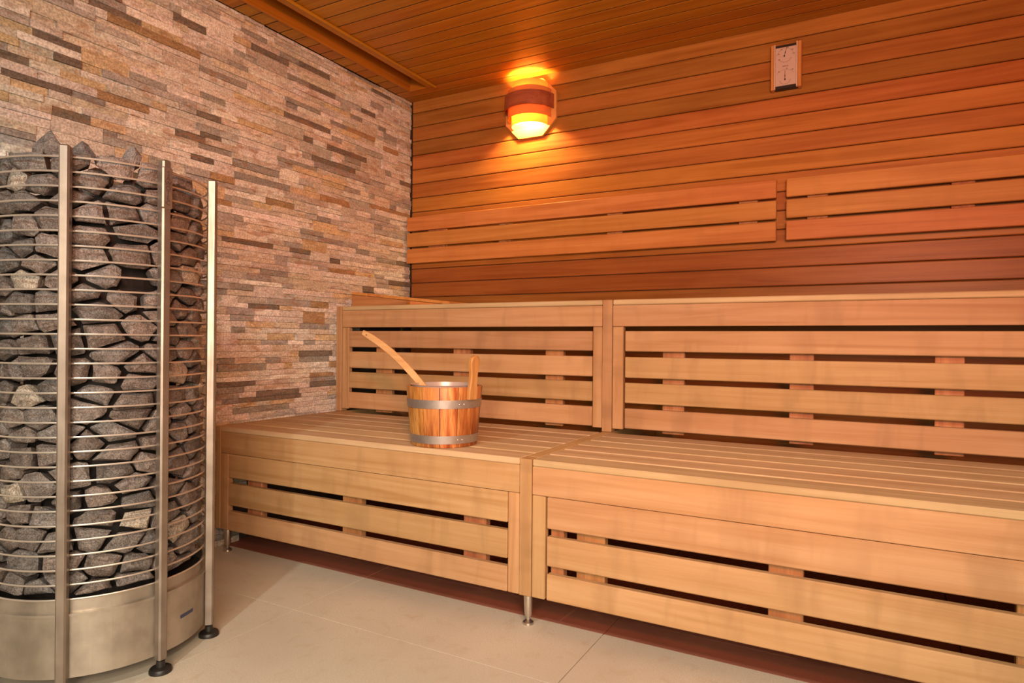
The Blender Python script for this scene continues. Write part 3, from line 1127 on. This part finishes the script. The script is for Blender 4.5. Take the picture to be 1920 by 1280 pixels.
o.rotation_euler = (0, 0, R(-15))

# ladle leaning out of the bucket over its left side
ld = thing('ladle', 'pale wooden ladle with flat curved handle leaning out of the bucket to the left', 'ladle', BC + Vector((0, 0, 0.04)))
A = Vector((0.570, -1.000, 0.790)); Bp = Vector((0.826, -1.040, 0.634)); Cc = Vector((0.955, -1.055, 0.540))
path = []
NP = 16
for i in range(NP + 1):
    t_ = i / NP
    p = A.lerp(Bp, t_ * 1.28)
    p = p + Vector((0, 0, 0.020 * math.sin(math.pi * min(1, t_ * 1.05)) ))
    path.append(p)
bm = bmesh.new()
rings = []
for i, p in enumerate(path):
    tn = (path[min(i + 1, NP)] - path[max(i - 1, 0)]).normalized()
    side = tn.cross(Vector((-0.25, 0.97, 0.1))).normalized()      # across the flat face, up the picture
    nrm = side.cross(tn).normalized()
    w = 0.0105 if i > 1 else 0.0100
    w *= 1.0 + 0.10 * math.sin(i / NP * math.pi)
    if i == 0: w *= 0.8
    th = 0.0045
    ring = []
    for (cu_, cv_) in ((-1, -.5), (-.8, -1), (.8, -1), (1, -.5), (1, .5), (.8, 1), (-.8, 1), (-1, .5)):
        ring.append(bm.verts.new(p - world_loc(ld) + side * w * cu_ + nrm * th * cv_))
    rings.append(ring)
for A_, B_ in zip(rings[:-1], rings[1:]):
    for k in range(8):
        bm.faces.new([A_[k], A_[(k + 1) % 8], B_[(k + 1) % 8], B_[k]])
bm.faces.new(rings[0]); bm.faces.new(list(reversed(rings[-1])))
bmesh.ops.recalc_face_normals(bm, faces=bm.faces)
me = bpy.data.meshes.new('handle'); bm.to_mesh(me); bm.free(); smooth(me, 35)
link('handle', me, wood('pale', 0), ld, world_loc(ld))
end = path[-1]
bowl = smooth(lathe([(0, -0.024), (0.014, -0.022), (0.024, -0.012), (0.0275, 0.004), (0.0250, 0.004), (0.0215, -0.010), (0.012, -0.018), (0, -0.020)], 28), 40)
link('bowl', bowl, wood('pale', 0), ld, end + Vector((0.012, -0.002, -0.010)))
hp = path[1]
hole = smooth(lathe([(0.0, 0.0003), (0.0026, 0.0003), (0.0026, -0.0003), (0, -0.0003)], 14), 30)
tn = (path[2] - path[0]).normalized(); side = tn.cross(Vector((-0.25, 0.97, 0.1))).normalized(); nrm = side.cross(tn).normalized()
if nrm.y > 0: nrm = -nrm
o = link('hanging_hole', hole, plain('hole_shadow_wood', (0.10, 0.05, 0.025), 0.8), ld, hp + nrm * 0.0047)
o.rotation_euler = nrm.to_track_quat('Z', 'Y').to_euler()

# ------------------------------------------------------------------ wall lamp
LX = 0.695
wlmp = thing('wall_lamp', 'lit wall lamp with stepped half-round wooden veneer shades, glowing orange', 'lamp', (LX, 0, 1.845))
oct_ = [(-0.062, 1.712), (0.062, 1.712), (0.131, 1.783), (0.131, 1.905), (0.062, 1.976), (-0.062, 1.976), (-0.131, 1.905), (-0.131, 1.783)]
me = bpy.data.meshes.new('back_plate')
vs = [(x_, y_, z_ - 1.845) for y_ in (-0.0015, -0.0135) for x_, z_ in oct_]
fs = [tuple(range(7, -1, -1)), tuple(range(8, 16))] + [(i, (i + 1) % 8, 8 + (i + 1) % 8, 8 + i) for i in range(8)]
me.from_pydata(vs, [], fs)
bm = bmesh.new(); bm.from_mesh(me); bmesh.ops.recalc_face_normals(bm, faces=bm.faces); bm.to_mesh(me); bm.free()
link('back_plate', me, wood('light_veneer', 0), wlmp, (LX, 0, 1.845))


def veneer(name, r_, za, zb, mat):
    pr = [(r_ - 0.0016, za - 1.845), (r_, za - 1.845), (r_, zb - 1.845), (r_ - 0.0016, zb - 1.845)]
    me_ = lathe(pr, 40, math.pi, 2 * math.pi, close_prof=True)
    o_ = link(name, smooth(me_, 40), mat, wlmp, (LX, -0.0135, 1.845))
    return o_


BZ = (1.826, 1.891, 1.789, 1.917, 1.757, 1.952)
lv = new_mat('translucent_veneer')
mt, nt, b = lv
tr_ = node(nt, 'ShaderNodeBsdfTranslucent'); tr_.inputs[0].default_value = (0.95, 0.58, 0.20, 1)
df = node(nt, 'ShaderNodeBsdfDiffuse'); df.inputs[0].default_value = (0.62, 0.33, 0.11, 1)
ms = node(nt, 'ShaderNodeMixShader'); ms.inputs[0].default_value = 0.27
nt.links.new(df.outputs[0], ms.inputs[1]); nt.links.new(tr_.outputs[0], ms.inputs[2])
nt.links.new(ms.outputs[0], nt.nodes['Material Output'].inputs['Surface'])
tag(veneer('middle_shade', 0.120, BZ[0], BZ[1], wood('veneer', 0)), 'broad red-brown veneer band')
veneer('outer_ring', 0.106, BZ[2], BZ[3], mt)
veneer('inner_ring', 0.088, BZ[4], BZ[5], mt)
bulb = link('bulb', smooth(lathe([(0, -0.045), (0.016, -0.041), (0.026, -0.026), (0.028, -0.010), (0.020, 0.012), (0.012, 0.026), (0.012, 0.045), (0, 0.045)], 24), 60),
            plain('glowing_bulb', (1, 0.9, 0.7), 0.4, emis=(1.0, 0.70, 0.30), estr=60.0), wlmp, (LX, -0.058, 1.852))
lamp('wall_lamp_glow', 'POINT', (LX, -0.074, 1.806), (1.0, 0.58, 0.19), 15, shadow_soft_size=0.016)
lamp('wall_lamp_uplight', 'POINT', (LX, -0.070, 1.880), (1.0, 0.60, 0.21), 12, shadow_soft_size=0.022)

# ------------------------------------------------------------------ thermometer / hygrometer
tm = thing('sauna_thermometer', 'rectangular sauna thermometer and hygrometer with wooden sides high on the back wall', 'thermometer', (1.797, 0, 1.822))
ZA, ZC = 1.736, 1.909
board('case', (1.757, 1.837), (-0.024, -0.0005), (ZA + 0.002, ZC - 0.002), plain('black_plastic', (0.012, 0.010, 0.012), 0.4), tm)
board('side_strip', (1.7435, 1.7555), (-0.034, -0.0005), (ZA, ZC), 'lath', tm)
board('side_strip', (1.8385, 1.8520), (-0.034, -0.0005), (ZA, ZC), 'lath', tm)
pink = plain('satin_aluminium', (0.80, 0.72, 0.68), 0.35, 0.35, vary=0.03)
board('metal_edge', (1.7557, 1.7600), (-0.036, -0.0242), (ZA + .001, ZC - .001), pink, tm, bev=.0008)
board('metal_edge', (1.8340, 1.8383), (-0.036, -0.0242), (ZA + .001, ZC - .001), pink, tm, bev=.0008)
dial = board('dial_plate', (1.7602, 1.8338), (-0.0275, -0.0242), (ZA + 0.014, ZC - 0.013), plain('dial_face', (0.60, 0.50, 0.46), 0.4, 0.1), tm, bev=.0005)
ink = plain('dial_ink', (0.16, 0.07, 0.05), 0.6)
XD = 1.797
dc = world_loc(dial)


def on_dial(name, me_, x, z_, rz=0.0, mat=ink):
    o_ = link(name, me_, mat, None, (0, 0, 0))
    o_.parent = dial
    o_.location = Vector((x, -0.0281, z_)) - dc
    o_.rotation_euler = (R(90), -rz, 0)
    return o_


def flat_strip(w, h_):
    return box_mesh(w, h_, 0.0005, bev=0.0001)


def needle(name, x, z_, length, ang):
    me_ = bpy.data.meshes.new(name)
    bm_ = bmesh.new()
    def bar(x0, x1, y0, y1):
        v = [bm_.verts.new(c) for c in ((x0, y0, 0.0004), (x1, y0, 0.0004), (x1, y1, 0.0004), (x0, y1, 0.0004))]
        bm_.faces.new(v)
    bar(-0.0007, 0.0007, 0, length)
    bar(-0.0014, 0.0014, length * 0.30, length * 0.5)
    vv = [bm_.verts.new((0.0032 * math.cos(t * math.pi / 6), 0.0032 * math.sin(t * math.pi / 6), 0.0006)) for t in range(12)]
    bm_.faces.new(vv)
    bm_.to_mesh(me_); bm_.free()
    on_dial(name, me_, x, z_, ang, plain('needle_black', (0.02, 0.012, 0.012), 0.5))


needle('needle', XD - 0.006, 1.862, 0.034, R(-14))
needle('needle', XD - 0.003, 1.7725, 0.034, R(0))
bm = bmesh.new()
for (cx_, cz_, a_s, a_e, rr, sgn) in ((XD - 0.003, 1.862, 12, 168, 0.028, 1), (XD - 0.003, 1.862, 205, 335, 0.022, 1), (XD - 0.003, 1.7725, 35, 145, 0.036, 1), (XD - 0.003, 1.7725, 190, 350, 0.017, 1)):
    NT = 26
    for i in range(NT):
        a = R(a_s + (a_e - a_s) * i / (NT - 1))
        long_ = 0.005 if i % 5 == 0 else 0.0025
        c_, s_ = math.cos(a), math.sin(a)
        w = 0.00035
        q = [(rr, -w), (rr + long_, -w), (rr + long_, w), (rr, w)]
        vv = [bm.verts.new((cx_ + r2 * c_ - t2 * s_ - XD, cz_ + r2 * s_ + t2 * c_ - 1.822, 0)) for r2, t2 in q]
        if all(abs(v.co.x) < 0.0355 for v in vv):
            bm.faces.new(vv)
        else:
            for v in vv: bm.verts.remove(v)
me = bpy.data.meshes.new('scale_marks'); bm.to_mesh(me); bm.free()
on_dial('scale_marks', me, XD, 1.822)
for body, dx, dz, sz in (('20', -0.024, 0.028, .007), ('40', -0.026, 0.050, .007), ('60', -0.016, 0.066, .007), ('80', 0.006, 0.071, .007), ('100', 0.021, 0.060, .007), ('120', 0.026, 0.044, .007),
                         ('SAUNA', -0.002, 0.002, .0095), ('20', -0.025, -0.018, .007), ('50', 0.003, -0.009, .007), ('80', 0.024, -0.016, .007)):
    if body == 'SAUNA':
        body = 'sauna'
    me = text_mesh(body, sz, 0.0002)
    on_dial('lettering', me, XD + dx, 1.822 + dz)
